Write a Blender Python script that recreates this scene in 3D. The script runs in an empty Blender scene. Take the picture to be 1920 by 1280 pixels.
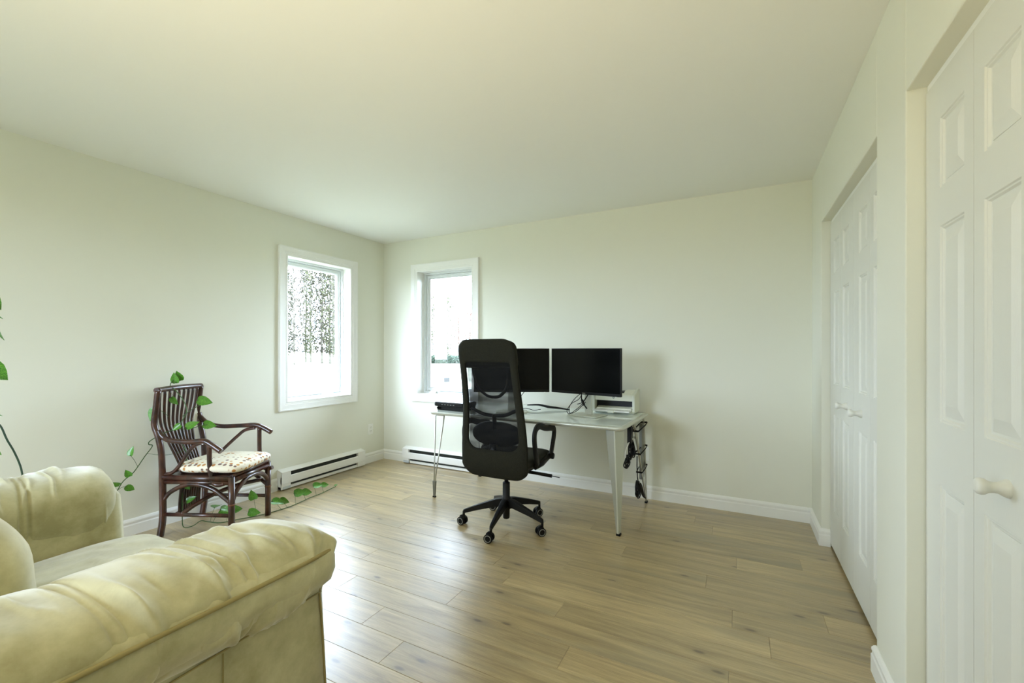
import bpy, bmesh, math, random
from mathutils import Vector, Matrix, noise
PI = math.pi
random.seed(7)
S = bpy.context.scene
COL = S.collection

# ------------------------------------------------------------------ camera, world, lights, exposure
YAW = math.atan(424/815)
cd = bpy.data.cameras.new('camera'); cam = bpy.data.objects.new('camera', cd); COL.objects.link(cam)
cd.sensor_width = 36; cd.lens = 815/1920*36; cd.shift_y = 17/1920; cd.clip_start = .02; cd.clip_end = 500
cam.location = (0, 0, 1.226); cam.rotation_euler = (PI/2, 0, YAW)
S.camera = cam
S.view_settings.view_transform = 'Standard'; S.view_settings.look = 'None'
S.view_settings.gamma = 1; S.view_settings.use_curve_mapping = False
S.view_settings.exposure = 0.28
SKY_STRENGTH = 25.0
w = bpy.data.worlds.new('sky'); S.world = w; w.use_nodes = True
nt = w.node_tree; nt.nodes.clear()
wo = nt.nodes.new('ShaderNodeOutputWorld'); bg = nt.nodes.new('ShaderNodeBackground')
bg.inputs[0].default_value = (.68, .81, 1.0, 1); bg.inputs[1].default_value = SKY_STRENGTH
nt.links.new(bg.outputs[0], wo.inputs[0])
S.cycles.max_bounces = 14; S.cycles.diffuse_bounces = 8; S.cycles.glossy_bounces = 5
S.cycles.transparent_max_bounces = 16; S.cycles.sample_clamp_indirect = 12
S.cycles.use_denoising = True

def area(name, loc, rot, sx, sy, power, color, portal=False):
    l = bpy.data.lights.new(name, 'AREA'); l.shape = 'RECTANGLE'; l.size = sx; l.size_y = sy
    l.energy = power; l.color = color
    o = bpy.data.objects.new(name, l); COL.objects.link(o); o.location = loc; o.rotation_euler = rot
    if portal: l.cycles.is_portal = True
    return o
XL, YB, XR, HC, YR = -3.586, 3.724, .466, 2.44, -1.7
area('portal_left', (XL-.17, 2.88, 1.42), (0, -PI/2, 0), 1.4, .8, 1, (1, 1, 1), True)
area('portal_rear', (XL-.17, -.55, 1.45), (0, -PI/2, 0), 1.2, .8, 1, (1, 1, 1), True)
area('portal_back', (-2.74, YB+.17, 1.42), (-PI/2, 0, 0), .8, 1.4, 1, (1, 1, 1), True)
area('portal_behind', (-2.65, YR-.17, 1.45), (PI/2, 0, 0), 1.6, 1.4, 1, (1, 1, 1), True)
# warm fill lights added without fixtures, one upward and one downward, behind the photographer
up_ = area('fill_light_up', (-.95, -.85, .75), (PI+math.radians(-30), 0, math.radians(-14)), .6, .6, 19, (1.0, .86, .60)); up_.data.spread = math.radians(105)
area('fill_light_down', (-1.9, -1.0, 2.35), (0, 0, 0), .4, .4, 6, (1.0, .86, .62))

# ------------------------------------------------------------------ materials
def lin(c):
    return tuple(((x/255)/12.92 if x/255 <= .04045 else ((x/255+.055)/1.055)**2.4) for x in c) + (1,)
def mat(name, c, rough=.5, metal=0, **k):
    m = bpy.data.materials.new(name); m.use_nodes = True
    b = m.node_tree.nodes['Principled BSDF']
    b.inputs['Base Color'].default_value = lin(c); b.inputs['Roughness'].default_value = rough
    b.inputs['Metallic'].default_value = metal
    for kk, v in k.items(): b.inputs[kk].default_value = v
    return m
def nodes(m): return m.node_tree.nodes, m.node_tree.links, m.node_tree.nodes['Principled BSDF']
def add_bump(m, scale, strength, dist=.001, detail=3, stretch=None):
    n, l, b = nodes(m)
    tc = n.new('ShaderNodeTexCoord'); no = n.new('ShaderNodeTexNoise'); bu = n.new('ShaderNodeBump')
    no.inputs['Scale'].default_value = scale; no.inputs['Detail'].default_value = detail
    if stretch:
        mp = n.new('ShaderNodeMapping'); mp.inputs['Scale'].default_value = stretch
        l.new(tc.outputs['Object'], mp.inputs[0]); l.new(mp.outputs[0], no.inputs['Vector'])
    else: l.new(tc.outputs['Object'], no.inputs['Vector'])
    bu.inputs['Strength'].default_value = strength; bu.inputs['Distance'].default_value = dist
    l.new(no.outputs['Fac'], bu.inputs['Height']); l.new(bu.outputs[0], b.inputs['Normal'])
def add_mottle(m, c1, c2, scale, lo=.35, hi=.65, detail=4, stretch=None, rand=False, rough=.6):
    n, l, b = nodes(m)
    tc = n.new('ShaderNodeTexCoord'); no = n.new('ShaderNodeTexNoise'); cr = n.new('ShaderNodeValToRGB')
    mp = n.new('ShaderNodeMapping'); mp.inputs['Scale'].default_value = stretch or (1, 1, 1)
    l.new(tc.outputs['Object'], mp.inputs[0]); l.new(mp.outputs[0], no.inputs['Vector'])
    no.inputs['Scale'].default_value = scale; no.inputs['Detail'].default_value = detail; no.inputs['Roughness'].default_value = rough
    cr.color_ramp.elements[0].position = lo; cr.color_ramp.elements[0].color = lin(c1)
    cr.color_ramp.elements[1].position = hi; cr.color_ramp.elements[1].color = lin(c2)
    l.new(no.outputs['Fac'], cr.inputs[0]); l.new(cr.outputs[0], b.inputs['Base Color'])
    return cr

M = {}
M['wall'] = mat('wall_paint', (225, 225, 211), .7); add_bump(M['wall'], 220, .12, .0008)
M['ceiling'] = mat('ceiling_paint', (233, 233, 227), .85); add_bump(M['ceiling'], 160, .1, .001)
M['trim'] = mat('trim_white', (236, 236, 231), .35)
M['door'] = mat('door_white', (220, 220, 211), .42); add_bump(M['door'], 40, .25, .0008, 4, (1, 14, 1.2))
M['vinyl'] = mat('window_vinyl', (222, 226, 226), .35)
M['dark'] = mat('dark_gap', (22, 22, 20), .8)
M['heater'] = mat('heater_enamel', (240, 240, 236), .35)
M['heater_fin_shade'] = mat('heater_fin_shade', (50, 54, 50), .7, .2)
M['heater_box'] = mat('heater_label', (200, 206, 208), .5)
M['plastic_w'] = mat('white_plastic', (236, 236, 230), .4)
M['socket'] = mat('socket_slot', (120, 118, 110), .6)
M['chrome'] = mat('brushed_steel', (190, 190, 182), .32, .9)
M['silver'] = mat('silver_paint', (202, 205, 194), .36, .35)
M['silver_shaded'] = mat('shaded_silver', (172, 174, 164), .4, .5)
M['silver_dark'] = mat('grey_steel', (128, 130, 124), .4, .7)
M['black'] = mat('black_plastic', (12, 12, 11), .45, 0, **{'Specular IOR Level': .28})
M['black_gloss'] = mat('screen_black', (4, 5, 4), .22, 0, **{'Specular IOR Level': .16})
M['black_matte'] = mat('black_rubber', (9, 9, 9), .7, 0, **{'Specular IOR Level': .25})
M['cable'] = mat('black_cable', (10, 10, 10), .5, 0, **{'Specular IOR Level': .3})
M['grey_ring'] = mat('caster_ring', (150, 152, 148), .4)
M['fabric'] = mat('charcoal_fabric', (40, 40, 34), .95, 0, **{'Specular IOR Level': .1}); add_mottle(M['fabric'], (30, 30, 25), (50, 50, 42), 420, .35, .65, 2); 
M['leather'] = mat('seat_cover', (38, 39, 33), .6, 0, **{'Specular IOR Level': .3})
M['printer'] = mat('printer_shell', (226, 226, 208), .45)
M['printer_side'] = mat('printer_side', (214, 216, 200), .45)
M['glasstop'] = mat('white_glass', (226, 235, 229), .06, 0, **{'Specular IOR Level': .6})
M['rattan'] = mat('dark_rattan', (58, 30, 22), .28, 0, **{'Coat Weight': .4, 'Coat Roughness': .15})
add_mottle(M['rattan'], (34, 17, 14), (84, 46, 30), 26, .35, .72, 4, (1, 1, .5))
M['wrap'] = mat('cane_binding', (112, 70, 44), .5)
M['suede'] = mat('olive_suede', (176, 166, 118), .85, 0, **{'Sheen Weight': .8, 'Sheen Roughness': .4})
add_mottle(M['suede'], (160, 155, 117), (200, 196, 160), 3.6, .36, .62, 7, None, rough=.68)
M['suede_seam'] = mat('suede_piping', (150, 138, 92), .9)
M['leaf'] = mat('pothos_leaf', (62, 128, 34), .35, 0, **{'Coat Weight': .2})
add_mottle(M['leaf'], (44, 104, 30), (104, 164, 52), 22, .35, .65, 2)
M['stem'] = mat('pothos_stem', (66, 96, 50), .6)
M['stem_dark'] = mat('pothos_old_stem', (40, 66, 44), .6)
M['birch'] = mat('birch_bark', (150, 146, 136), .9)
add_mottle(M['birch'], (58, 52, 44), (130, 124, 112), 2.5, .3, .5, 4, (1, 1, 4))
M['foliage'] = mat('tree_leaves', (70, 72, 44), .9)
M['foliage_dark'] = mat('dark_tree_leaves', (58, 54, 42), .9)
M['foliage_red'] = mat('red_tree_leaves', (96, 44, 30), .9)
M['hedge'] = mat('hedge_leaves', (34, 50, 34), .9)
M['lawn'] = mat('lawn_grass', (112, 114, 95), .95)
M['concrete'] = mat('grey_box', (48, 47, 45), .9)
M['soil'] = mat('soil', (50, 38, 28), .95)

# glass: clear pane with a reflection
g = bpy.data.materials.new('clear_glass'); g.use_nodes = True; n = g.node_tree.nodes; l = g.node_tree.links; n.clear()
o_ = n.new('ShaderNodeOutputMaterial'); mx = n.new('ShaderNodeMixShader'); tr = n.new('ShaderNodeBsdfTransparent'); gl = n.new('ShaderNodeBsdfGlossy')
fr = n.new('ShaderNodeFresnel'); fr.inputs[0].default_value = 1.45; gl.inputs['Roughness'].default_value = .02
tr.inputs[0].default_value = (.97, .985, .98, 1)
l.new(fr.outputs[0], mx.inputs[0]); l.new(tr.outputs[0], mx.inputs[1]); l.new(gl.outputs[0], mx.inputs[2]); l.new(mx.outputs[0], o_.inputs[0])
M['glass'] = g
# open weave mesh of the office chair
g = bpy.data.materials.new('mesh_weave'); g.use_nodes = True; n = g.node_tree.nodes; l = g.node_tree.links; n.clear()
o_ = n.new('ShaderNodeOutputMaterial'); mx = n.new('ShaderNodeMixShader'); tr = n.new('ShaderNodeBsdfTransparent'); df = n.new('ShaderNodeBsdfPrincipled')
df.inputs['Base Color'].default_value = lin((8, 9, 8)); df.inputs['Roughness'].default_value = .6; df.inputs['Specular IOR Level'].default_value = .2
tc = n.new('ShaderNodeTexCoord'); wv = n.new('ShaderNodeTexNoise'); wv.inputs['Scale'].default_value = 9; wv.inputs['Detail'].default_value = 1
mpp = n.new('ShaderNodeMapping'); mpp.inputs['Scale'].default_value = (.5, 1, 2.2)
mr = n.new('ShaderNodeMapRange'); mr.inputs[1].default_value = .35; mr.inputs[2].default_value = .65; mr.inputs[3].default_value = .50; mr.inputs[4].default_value = .78
l.new(tc.outputs['Object'], mpp.inputs[0]); l.new(mpp.outputs[0], wv.inputs['Vector']); l.new(wv.outputs['Fac'], mr.inputs[0])
l.new(mr.outputs[0], mx.inputs[0]); l.new(tr.outputs[0], mx.inputs[1]); l.new(df.outputs[0], mx.inputs[2]); l.new(mx.outputs[0], o_.inputs[0])
M['mesh'] = g

def plank_material():
    m = mat('oak_laminate', (170, 150, 112), .36); n, l, b = nodes(m)
    b.inputs['Specular IOR Level'].default_value = .6; b.inputs['Coat Weight'].default_value = 1; b.inputs['Coat IOR'].default_value = 1.5; b.inputs['Coat Roughness'].default_value = .36
    oi = n.new('ShaderNodeObjectInfo'); tc = n.new('ShaderNodeTexCoord')
    off = n.new('ShaderNodeVectorMath'); off.operation = 'SCALE'; off.inputs['Scale'].default_value = 37
    cmb = n.new('ShaderNodeCombineXYZ'); l.new(oi.outputs['Random'], cmb.inputs[0]); l.new(oi.outputs['Random'], cmb.inputs[1]); l.new(oi.outputs['Random'], cmb.inputs[2])
    l.new(cmb.outputs[0], off.inputs[0])
    ad = n.new('ShaderNodeVectorMath'); l.new(tc.outputs['Object'], ad.inputs[0]); l.new(off.outputs[0], ad.inputs[1])
    def nz(scale, sx, sy, det=4, rough=.6, dist=0):
        mp = n.new('ShaderNodeMapping'); mp.inputs['Scale'].default_value = (sx, sy, 1); l.new(ad.outputs[0], mp.inputs[0])
        t = n.new('ShaderNodeTexNoise'); t.inputs['Scale'].default_value = scale; t.inputs['Detail'].default_value = det
        t.inputs['Roughness'].default_value = rough; t.inputs['Distortion'].default_value = dist
        l.new(mp.outputs[0], t.inputs['Vector']); return t.outputs['Fac']
    def ramp(f, pts):
        r = n.new('ShaderNodeValToRGB'); e = r.color_ramp.elements
        e[0].position, e[0].color = pts[0][0], lin(pts[0][1]); e[1].position, e[1].color = pts[-1][0], lin(pts[-1][1])
        for p, c in pts[1:-1]:
            q = e.new(p); q.color = lin(c)
        l.new(f, r.inputs[0]); return r.outputs[0]
    def mix(f, a, c, mode='MIX', fac=None):
        x = n.new('ShaderNodeMix'); x.data_type = 'RGBA'; x.blend_type = mode
        if f is not None: l.new(f, x.inputs[0])
        else: x.inputs[0].default_value = fac
        l.new(a, x.inputs[6]); l.new(c, x.inputs[7]); return x.outputs[2]
    base = ramp(nz(2.4, .6, 8.5, 6, .66, .8), [(.26, (140, 121, 86)), (.40, (168, 147, 106)), (.56, (190, 169, 123)), (.74, (210, 191, 146))])
    grain = ramp(nz(16, .5, 30, 5, .75, .3), [(.32, (150, 142, 128)), (.6, (255, 255, 255))])
    c = mix(None, base, grain, 'MULTIPLY', .62)
    grey = ramp(nz(1.6, .7, 4.5, 3, .6, .4), [(.52, (0, 0, 0)), (.72, (255, 255, 255))])
    gcol = n.new('ShaderNodeRGB'); gcol.outputs[0].default_value = lin((138, 127, 100))
    sc = n.new('ShaderNodeMath'); sc.operation = 'MULTIPLY'; sc.inputs[1].default_value = .75; l.new(grey, sc.inputs[0])
    c = mix(sc.outputs[0], c, gcol.outputs[0])
    # knots
    mp = n.new('ShaderNodeMapping'); mp.inputs['Scale'].default_value = (1.5, 4.2, 1); l.new(ad.outputs[0], mp.inputs[0])
    vo = n.new('ShaderNodeTexVoronoi'); vo.voronoi_dimensions = '2D'; vo.inputs['Scale'].default_value = 1.0; l.new(mp.outputs[0], vo.inputs['Vector'])
    kr = n.new('ShaderNodeValToRGB'); kr.color_ramp.elements[0].position = .02; kr.color_ramp.elements[0].color = (1, 1, 1, 1)
    kr.color_ramp.elements[1].position = .13; kr.color_ramp.elements[1].color = (0, 0, 0, 1); kq = kr.color_ramp.elements.new(.045); kq.color = (.25, .25, .25, 1); l.new(vo.outputs['Distance'], kr.inputs[0])
    km = n.new('ShaderNodeMath'); km.operation = 'MULTIPLY'; km.inputs[1].default_value = .85; l.new(kr.outputs[0], km.inputs[0])
    kc = n.new('ShaderNodeRGB'); kc.outputs[0].default_value = lin((84, 68, 46))
    c = mix(km.outputs[0], c, kc.outputs[0])
    hs = n.new('ShaderNodeHueSaturation'); mr = n.new('ShaderNodeMapRange'); mr.inputs[3].default_value = .86; mr.inputs[4].default_value = 1.12
    l.new(oi.outputs['Random'], mr.inputs[0]); l.new(mr.outputs[0], hs.inputs['Value']); l.new(c, hs.inputs['Color'])
    l.new(hs.outputs[0], b.inputs['Base Color'])
    bu = n.new('ShaderNodeBump'); bu.inputs['Strength'].default_value = .08; bu.inputs['Distance'].default_value = .001
    l.new(nz(14, .8, 26, 3), bu.inputs['Height']); l.new(bu.outputs[0], b.inputs['Normal'])
    return m
M['plank'] = plank_material()

def seat_print():
    m = mat('flower_print_cotton', (236, 228, 205), .9); n, l, b = nodes(m)
    tc = n.new('ShaderNodeTexCoord'); vo = n.new('ShaderNodeTexVoronoi'); vo.inputs['Scale'].default_value = 30; vo.inputs['Randomness'].default_value = .45
    l.new(tc.outputs['Object'], vo.inputs['Vector'])
    r = n.new('ShaderNodeValToRGB'); e = r.color_ramp.elements; e[0].position = .30; e[0].color = (1, 1, 1, 1); e[1].position = .40; e[1].color = (0, 0, 0, 1)
    l.new(vo.outputs['Distance'], r.inputs[0])
    r2 = n.new('ShaderNodeValToRGB'); e = r2.color_ramp.elements; e[0].color = lin((186, 124, 58)); e[1].color = lin((120, 92, 84)); e[0].position = .3; e[1].position = .7
    e3 = r2.color_ramp.elements.new(.5); e3.color = lin((206, 160, 96))
    l.new(vo.outputs['Color'], r2.inputs[0])
    x = n.new('ShaderNodeMix'); x.data_type = 'RGBA'; x.inputs[6].default_value = lin((238, 231, 212))
    l.new(r.outputs[0], x.inputs[0]); l.new(r2.outputs[0], x.inputs[7]); l.new(x.outputs[2], b.inputs['Base Color'])
    return m
M['print'] = seat_print()

# ------------------------------------------------------------------ mesh helpers
class MB:
    def __init__(s): s.v = []; s.f = []; s.sm = []
    def add(s, vs, fs, smooth=False):
        k = len(s.v); s.v += [tuple(p) for p in vs]; s.f += [tuple(i+k for i in f) for f in fs]; s.sm += [smooth]*len(fs); return s
    def box(s, x0, x1, y0, y1, z0, z1):
        return s.add([(x0,y0,z0),(x1,y0,z0),(x1,y1,z0),(x0,y1,z0),(x0,y0,z1),(x1,y0,z1),(x1,y1,z1),(x0,y1,z1)],
              [(0,3,2,1),(4,5,6,7),(0,1,5,4),(1,2,6,5),(2,3,7,6),(3,0,4,7)])
    def rings(s, R, closed=True, cap0=True, cap1=True, smooth=True, wrap=False):
        n = len(R[0]); vs = [p for r in R for p in r]; fs = []
        m = len(R); 
        for i in range(m if wrap else m-1):
            a = i*n; b = ((i+1) % m)*n
            for j in range(n if closed else n-1):
                k = (j+1) % n; fs.append((a+j, a+k, b+k, b+j))
        s.add(vs, fs, smooth)
        k = len(s.v)-len(vs)
        if cap0 and not wrap: s.f.append(tuple(range(k+n-1, k-1, -1))); s.sm.append(False)
        if cap1 and not wrap: s.f.append(tuple(range(k+(m-1)*n, k+m*n))); s.sm.append(False)
        return s
    def tube(s, pts, r, n=8, closed=False, flat=None, spline=0, up=None):
        pts = [Vector(p) for p in pts]
        if spline:
            q = []; N = len(pts); rr = r if isinstance(r, (list, tuple)) else None; nr = []
            rng = range(N if closed else N-1)
            for i in rng:
                if closed: p0, p1, p2, p3 = pts[i-1], pts[i], pts[(i+1) % N], pts[(i+2) % N]
                else: p0, p1, p2, p3 = pts[max(i-1, 0)], pts[i], pts[i+1], pts[min(i+2, N-1)]
                for t in range(spline):
                    u = t/spline
                    q.append(.5*((2*p1)+(p2-p0)*u+(2*p0-5*p1+4*p2-p3)*u*u+(3*p1-p0-3*p2+p3)*u**3))
                    if rr: nr.append(rr[i]*(1-u)+rr[(i+1) % N]*u)
            if not closed:
                q.append(pts[-1])
                if rr: nr.append(rr[-1])
            pts = q
            if rr: r = nr
        R = []; N = len(pts); prev = None
        for i, p in enumerate(pts):
            if closed: t = (pts[(i+1) % N]-pts[i-1])
            else: t = pts[min(i+1, N-1)]-pts[max(i-1, 0)]
            t = t.normalized() if t.length > 1e-9 else Vector((0, 0, 1))
            if prev is None:
                a = Vector(up) if up else (Vector((0, 0, 1)) if abs(t.z) < .9 else Vector((1, 0, 0)))
            else: a = prev
            if up: a = Vector(up)
            a = (a-t*a.dot(t)).normalized(); prev = a; b = t.cross(a)
            rad = r[i] if isinstance(r, (list, tuple)) else r
            ra, rb = (rad, rad) if not flat else (flat[0]*rad, flat[1]*rad)
            if flat and len(flat) > 2:   # rectangular strap
                cs = [(1, .7), (.7, 1), (-.7, 1), (-1, .7), (-1, -.7), (-.7, -1), (.7, -1), (1, -.7)]
                R.append([p+a*(ra*x)+b*(rb*y) for x, y in cs])
            else: R.append([p+a*(ra*math.cos(2*PI*k/n))+b*(rb*math.sin(2*PI*k/n)) for k in range(n)])
        return s.rings(R, True, True, True, True, closed)
    def lathe(s, prof, n=20, c=(0, 0, 0), ax='z', cap=True):
        R = []
        for r, h in prof:
            ring = []
            for k in range(n):
                a = 2*PI*k/n; x, y = r*math.cos(a), r*math.sin(a)
                p = (x, y, h) if ax == 'z' else ((h, x, y) if ax == 'x' else (y, h, x))
                ring.append((p[0]+c[0], p[1]+c[1], p[2]+c[2]))
            R.append(ring)
        return s.rings(R, True, cap, cap)
    def prism(s, poly, h0, h1, ax='z'):
        f = {'z': lambda p, h: (p[0], p[1], h), 'x': lambda p, h: (h, p[0], p[1]), 'y': lambda p, h: (p[0], h, p[1])}[ax]
        return s.rings([[f(p, h0) for p in poly], [f(p, h1) for p in poly]], smooth=False)
    def build(s, name, m, parent=None, bevel=0, seg=2, sub=0, loc=None, rot=None, auto=False):
        me = bpy.data.meshes.new(name); me.from_pydata(s.v, [], s.f)
        me.polygons.foreach_set('use_smooth', s.sm); me.update()
        bm = bmesh.new(); bm.from_mesh(me); bmesh.ops.recalc_face_normals(bm, faces=bm.faces); bm.to_mesh(me); bm.free()
        me.materials.append(m if not isinstance(m, str) else M[m])
        o = bpy.data.objects.new(name, me); COL.objects.link(o)
        if parent: o.parent = parent
        if loc: o.location = loc
        if rot: o.rotation_euler = rot
        if bevel:
            b = o.modifiers.new('bevel', 'BEVEL'); b.width = bevel; b.segments = seg; b.limit_method = 'ANGLE'; b.angle_limit = .6
            me.polygons.foreach_set('use_smooth', [True]*len(me.polygons))
            wn = o.modifiers.new('wn', 'WEIGHTED_NORMAL'); wn.keep_sharp = False
        if sub:
            b = o.modifiers.new('sub', 'SUBSURF'); b.levels = b.render_levels = sub
        return o
def thing(name, label, cat, loc=(0, 0, 0), rz=0, group=None):
    o = bpy.data.objects.new(name, None); o.empty_display_size = .1; COL.objects.link(o)
    o.location = loc; o.rotation_euler = (0, 0, rz); return tag(o, label, cat, group)
def tag(o, label, cat, group=None):
    o['label'] = label; o['category'] = cat
    if group: o['group'] = group
    return o
def struct(o, label=None, cat=None):
    o['kind'] = 'structure'
    if label: o['label'] = label
    if cat: o['category'] = cat
    return o
def sempty(name, label, cat):
    o = bpy.data.objects.new(name, None); COL.objects.link(o); return struct(o, label, cat)
def text(body, size, loc, parent, m):
    cu = bpy.data.curves.new('logo', 'FONT'); cu.body = body; cu.size = size; cu.align_x = 'CENTER'; cu.extrude = .0002
    t = bpy.data.objects.new('logo_text', cu); COL.objects.link(t)
    me = bpy.data.meshes.new_from_object(t.evaluated_get(bpy.context.evaluated_depsgraph_get())); bpy.data.objects.remove(t)
    me.materials.clear(); me.materials.append(M[m])
    o = bpy.data.objects.new('logo', me); COL.objects.link(o); o.parent = parent; o.location = loc; o.rotation_euler = (PI/2, 0, 0)
    return o
def rrect(x0, x1, y0, y1, r, n=6):
    P = []
    rs = r if isinstance(r, (list, tuple)) else [r]*4
    for (cx, cy, a0), q in zip(((x1, y1, 0), (x0, y1, 90), (x0, y0, 180), (x1, y0, 270)), rs):
        sx = -1 if cx == x1 else 1; sy = -1 if cy == y1 else 1
        for k in range(n+1):
            a = math.radians(a0+90*k/n); P.append((cx+sx*q+q*math.cos(a), cy+sy*q+q*math.sin(a)))
    return P
def pillow(cx, cy, cz, hx, hy, hz, e=4.0, ez=2.4, nu=56, nv=28, disp=None):
    """closed super-ellipsoid cushion"""
    mb = MB(); R = []
    sg = lambda v, p: math.copysign(abs(v)**p, v)
    for i in range(1, nv):
        ph = -PI/2+PI*i/nv; ring = []
        for j in range(nu):
            th = 2*PI*j/nu
            x = sg(math.cos(ph), 2/ez)*sg(math.cos(th), 2/e); y = sg(math.cos(ph), 2/ez)*sg(math.sin(th), 2/e); z = sg(math.sin(ph), 2/ez)
            p = Vector((cx+hx*x, cy+hy*y, cz+hz*z))
            if disp: p = disp(p, Vector((x, y, z)))
            ring.append(p)
        R.append(ring)
    mb.rings(R, True, True, True)
    return mb

# ------------------------------------------------------------------ room shell
T = .17
W1 = (2.519, 3.243, .766, 2.08)           # left wall window opening (y0, y1, z0, z1)
W2 = (-3.096, -2.386, .756, 2.082)        # back wall window opening (x0, x1, z0, z1)
W3 = (-.70, -.30, .9, 2.0)                # unseen opening added for fill light: left wall, level with the photographer
W4 = (-3.35, -1.95, .8, 2.1)              # unseen opening added for fill light: rear wall, behind the photographer
m = MB()
def wall_x(mb, xa, xb, y0, y1, holes, H=HC):
    y = y0
    for a, b, c, d in sorted(holes):
        mb.box(xa, xb, y, a, 0, H)
        if c > 0: mb.box(xa, xb, a, b, 0, c)
        mb.box(xa, xb, a, b, d, H); y = b
    mb.box(xa, xb, y, y1, 0, H)
wall_x(m, XL-T, XL, YR-T, YB+T, [W1, W3])
struct(m.build('wall_left', 'wall'))
m = MB(); x0, x1, z0, z1 = W2
m.box(XL, x0, YB, YB+T, 0, HC); m.box(x1, XR+.9, YB, YB+T, 0, HC); m.box(x0, x1, YB, YB+T, 0, z0); m.box(x0, x1, YB, YB+T, z1, HC)
struct(m.build('wall_back', 'wall'))
TR = .12
m = MB(); wall_x(m, XR, XR+TR, YR, YB, [(.545, 1.779, -1, 2.037), (2.100, 3.336, -1, 2.037)])
m.box(XR+.78, XR+.88, YR, YB, 0, HC); m.box(XR+TR, XR+.78, 1.80, 1.9, 0, HC)
struct(m.build('wall_right', 'wall', bevel=.004, seg=3))
m = MB(); x0, x1, z0, z1 = W4
m.box(XL-T, x0, YR-T, YR, 0, HC); m.box(x1, XR+.9, YR-T, YR, 0, HC); m.box(x0, x1, YR-T, YR, 0, z0); m.box(x0, x1, YR-T, YR, z1, HC)
struct(m.build('wall_rear', 'wall'))
m = MB(); m.box(XL-T, XR+.9, YR-T, YB+T, HC, HC+.2); struct(m.build('ceiling', 'ceiling'))
m = MB(); m.box(XL-T, XR+.9, YR-T, YB+T, -.5, -.011); floor = struct(m.build('floor', 'dark', None))
# laminate planks, one by one
PW, PL = .1475, 1.22
known = {0: -1.252, 1: -1.50, 3: -1.252, 5: .117, 6: -.024, 7: .349, 8: -.15, 10: -.008, 13: -.155, 2: -.62, 4: -.75, 9: -.62, 11: -.9, 12: -.6}
pcache = {}
rnd = random.Random(3)
XE = XR+.7
for k in range(-21, 17):
    ya = 1.27+PW*k; yb = ya+PW
    if yb < YR: continue
    ya = max(ya, YR); yb = min(yb, YB)
    if yb-ya < .01: continue
    j = known.get(k, rnd.uniform(-1.4, -.2))
    while j > XL: j -= PL
    x = j
    while x < XE:
        a = max(x, XL); b = min(x+PL, XE)
        if b-a > .02:
            key = (round(b-a, 3), round(yb-ya, 3)); me = pcache.get(key)
            if me is None:
                q = MB(); c = .0006; w_, d_ = b-a, yb-ya
                q.rings([[(0, 0, -.010), (w_, 0, -.010), (w_, d_, -.010), (0, d_, -.010)],
                         [(.0003, .0003, -c*1.6), (w_-.0003, .0003, -c*1.6), (w_-.0003, d_-.0003, -c*1.6), (.0003, d_-.0003, -c*1.6)],
                         [(c*2, c*2, 0), (w_-c*2, c*2, 0), (w_-c*2, d_-c*2, 0), (c*2, d_-c*2, 0)]], smooth=False)
                o = q.build('plank', 'plank', floor); pcache[key] = o.data
            else:
                o = bpy.data.objects.new('plank', me); COL.objects.link(o); o.parent = floor
            o.location = (a, ya, 0)
        x += PL

BB = [(0, 0), (.015, 0), (.015, .066), (.0115, .072), (.0115, .078), (.0135, .083), (.0135, .092), (.008, .102), (.003, .107), (0, .108)]
def baseboard(name, p0, p1, out, m0=0, m1=0):
    """p0->p1 along the wall, out = unit vector into the room; m0/m1: mitre direction (-1 short, +1 long, 0 square)"""
    p0 = Vector(p0+(0,)); p1 = Vector(p1+(0,)); d = (p1-p0).normalized(); o = Vector(out+(0,))
    mb = MB(); mb.rings([[p0-d*(a*m0)+o*a+Vector((0, 0, z)) for a, z in BB], [p1+d*(a*m1)+o*a+Vector((0, 0, z)) for a, z in BB]], smooth=False)
    return struct(mb.build(name, 'trim'))
baseboard('baseboard_left', (XL, YR), (XL, 2.425), (1, 0))
baseboard('baseboard_left', (XL, 3.385), (XL, YB), (1, 0), 0, -1)
baseboard('baseboard_back', (XL, YB), (-3.26, YB), (0, -1), -1, 0)
baseboard('baseboard_back', (-2.29, YB), (XR, YB), (0, -1), 0, -1)
baseboard('baseboard_right', (XR, YB), (XR, 3.336), (-1, 0), -1, 1)
baseboard('baseboard_right', (XR, 3.336), (.512, 3.336), (0, -1), 1, 0)
baseboard('baseboard_right', (XR, 2.100), (XR, 1.779), (-1, 0), 1, 1)
baseboard('baseboard_right', (XR, .545), (XR, YR), (-1, 0), 1, 0)

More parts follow.
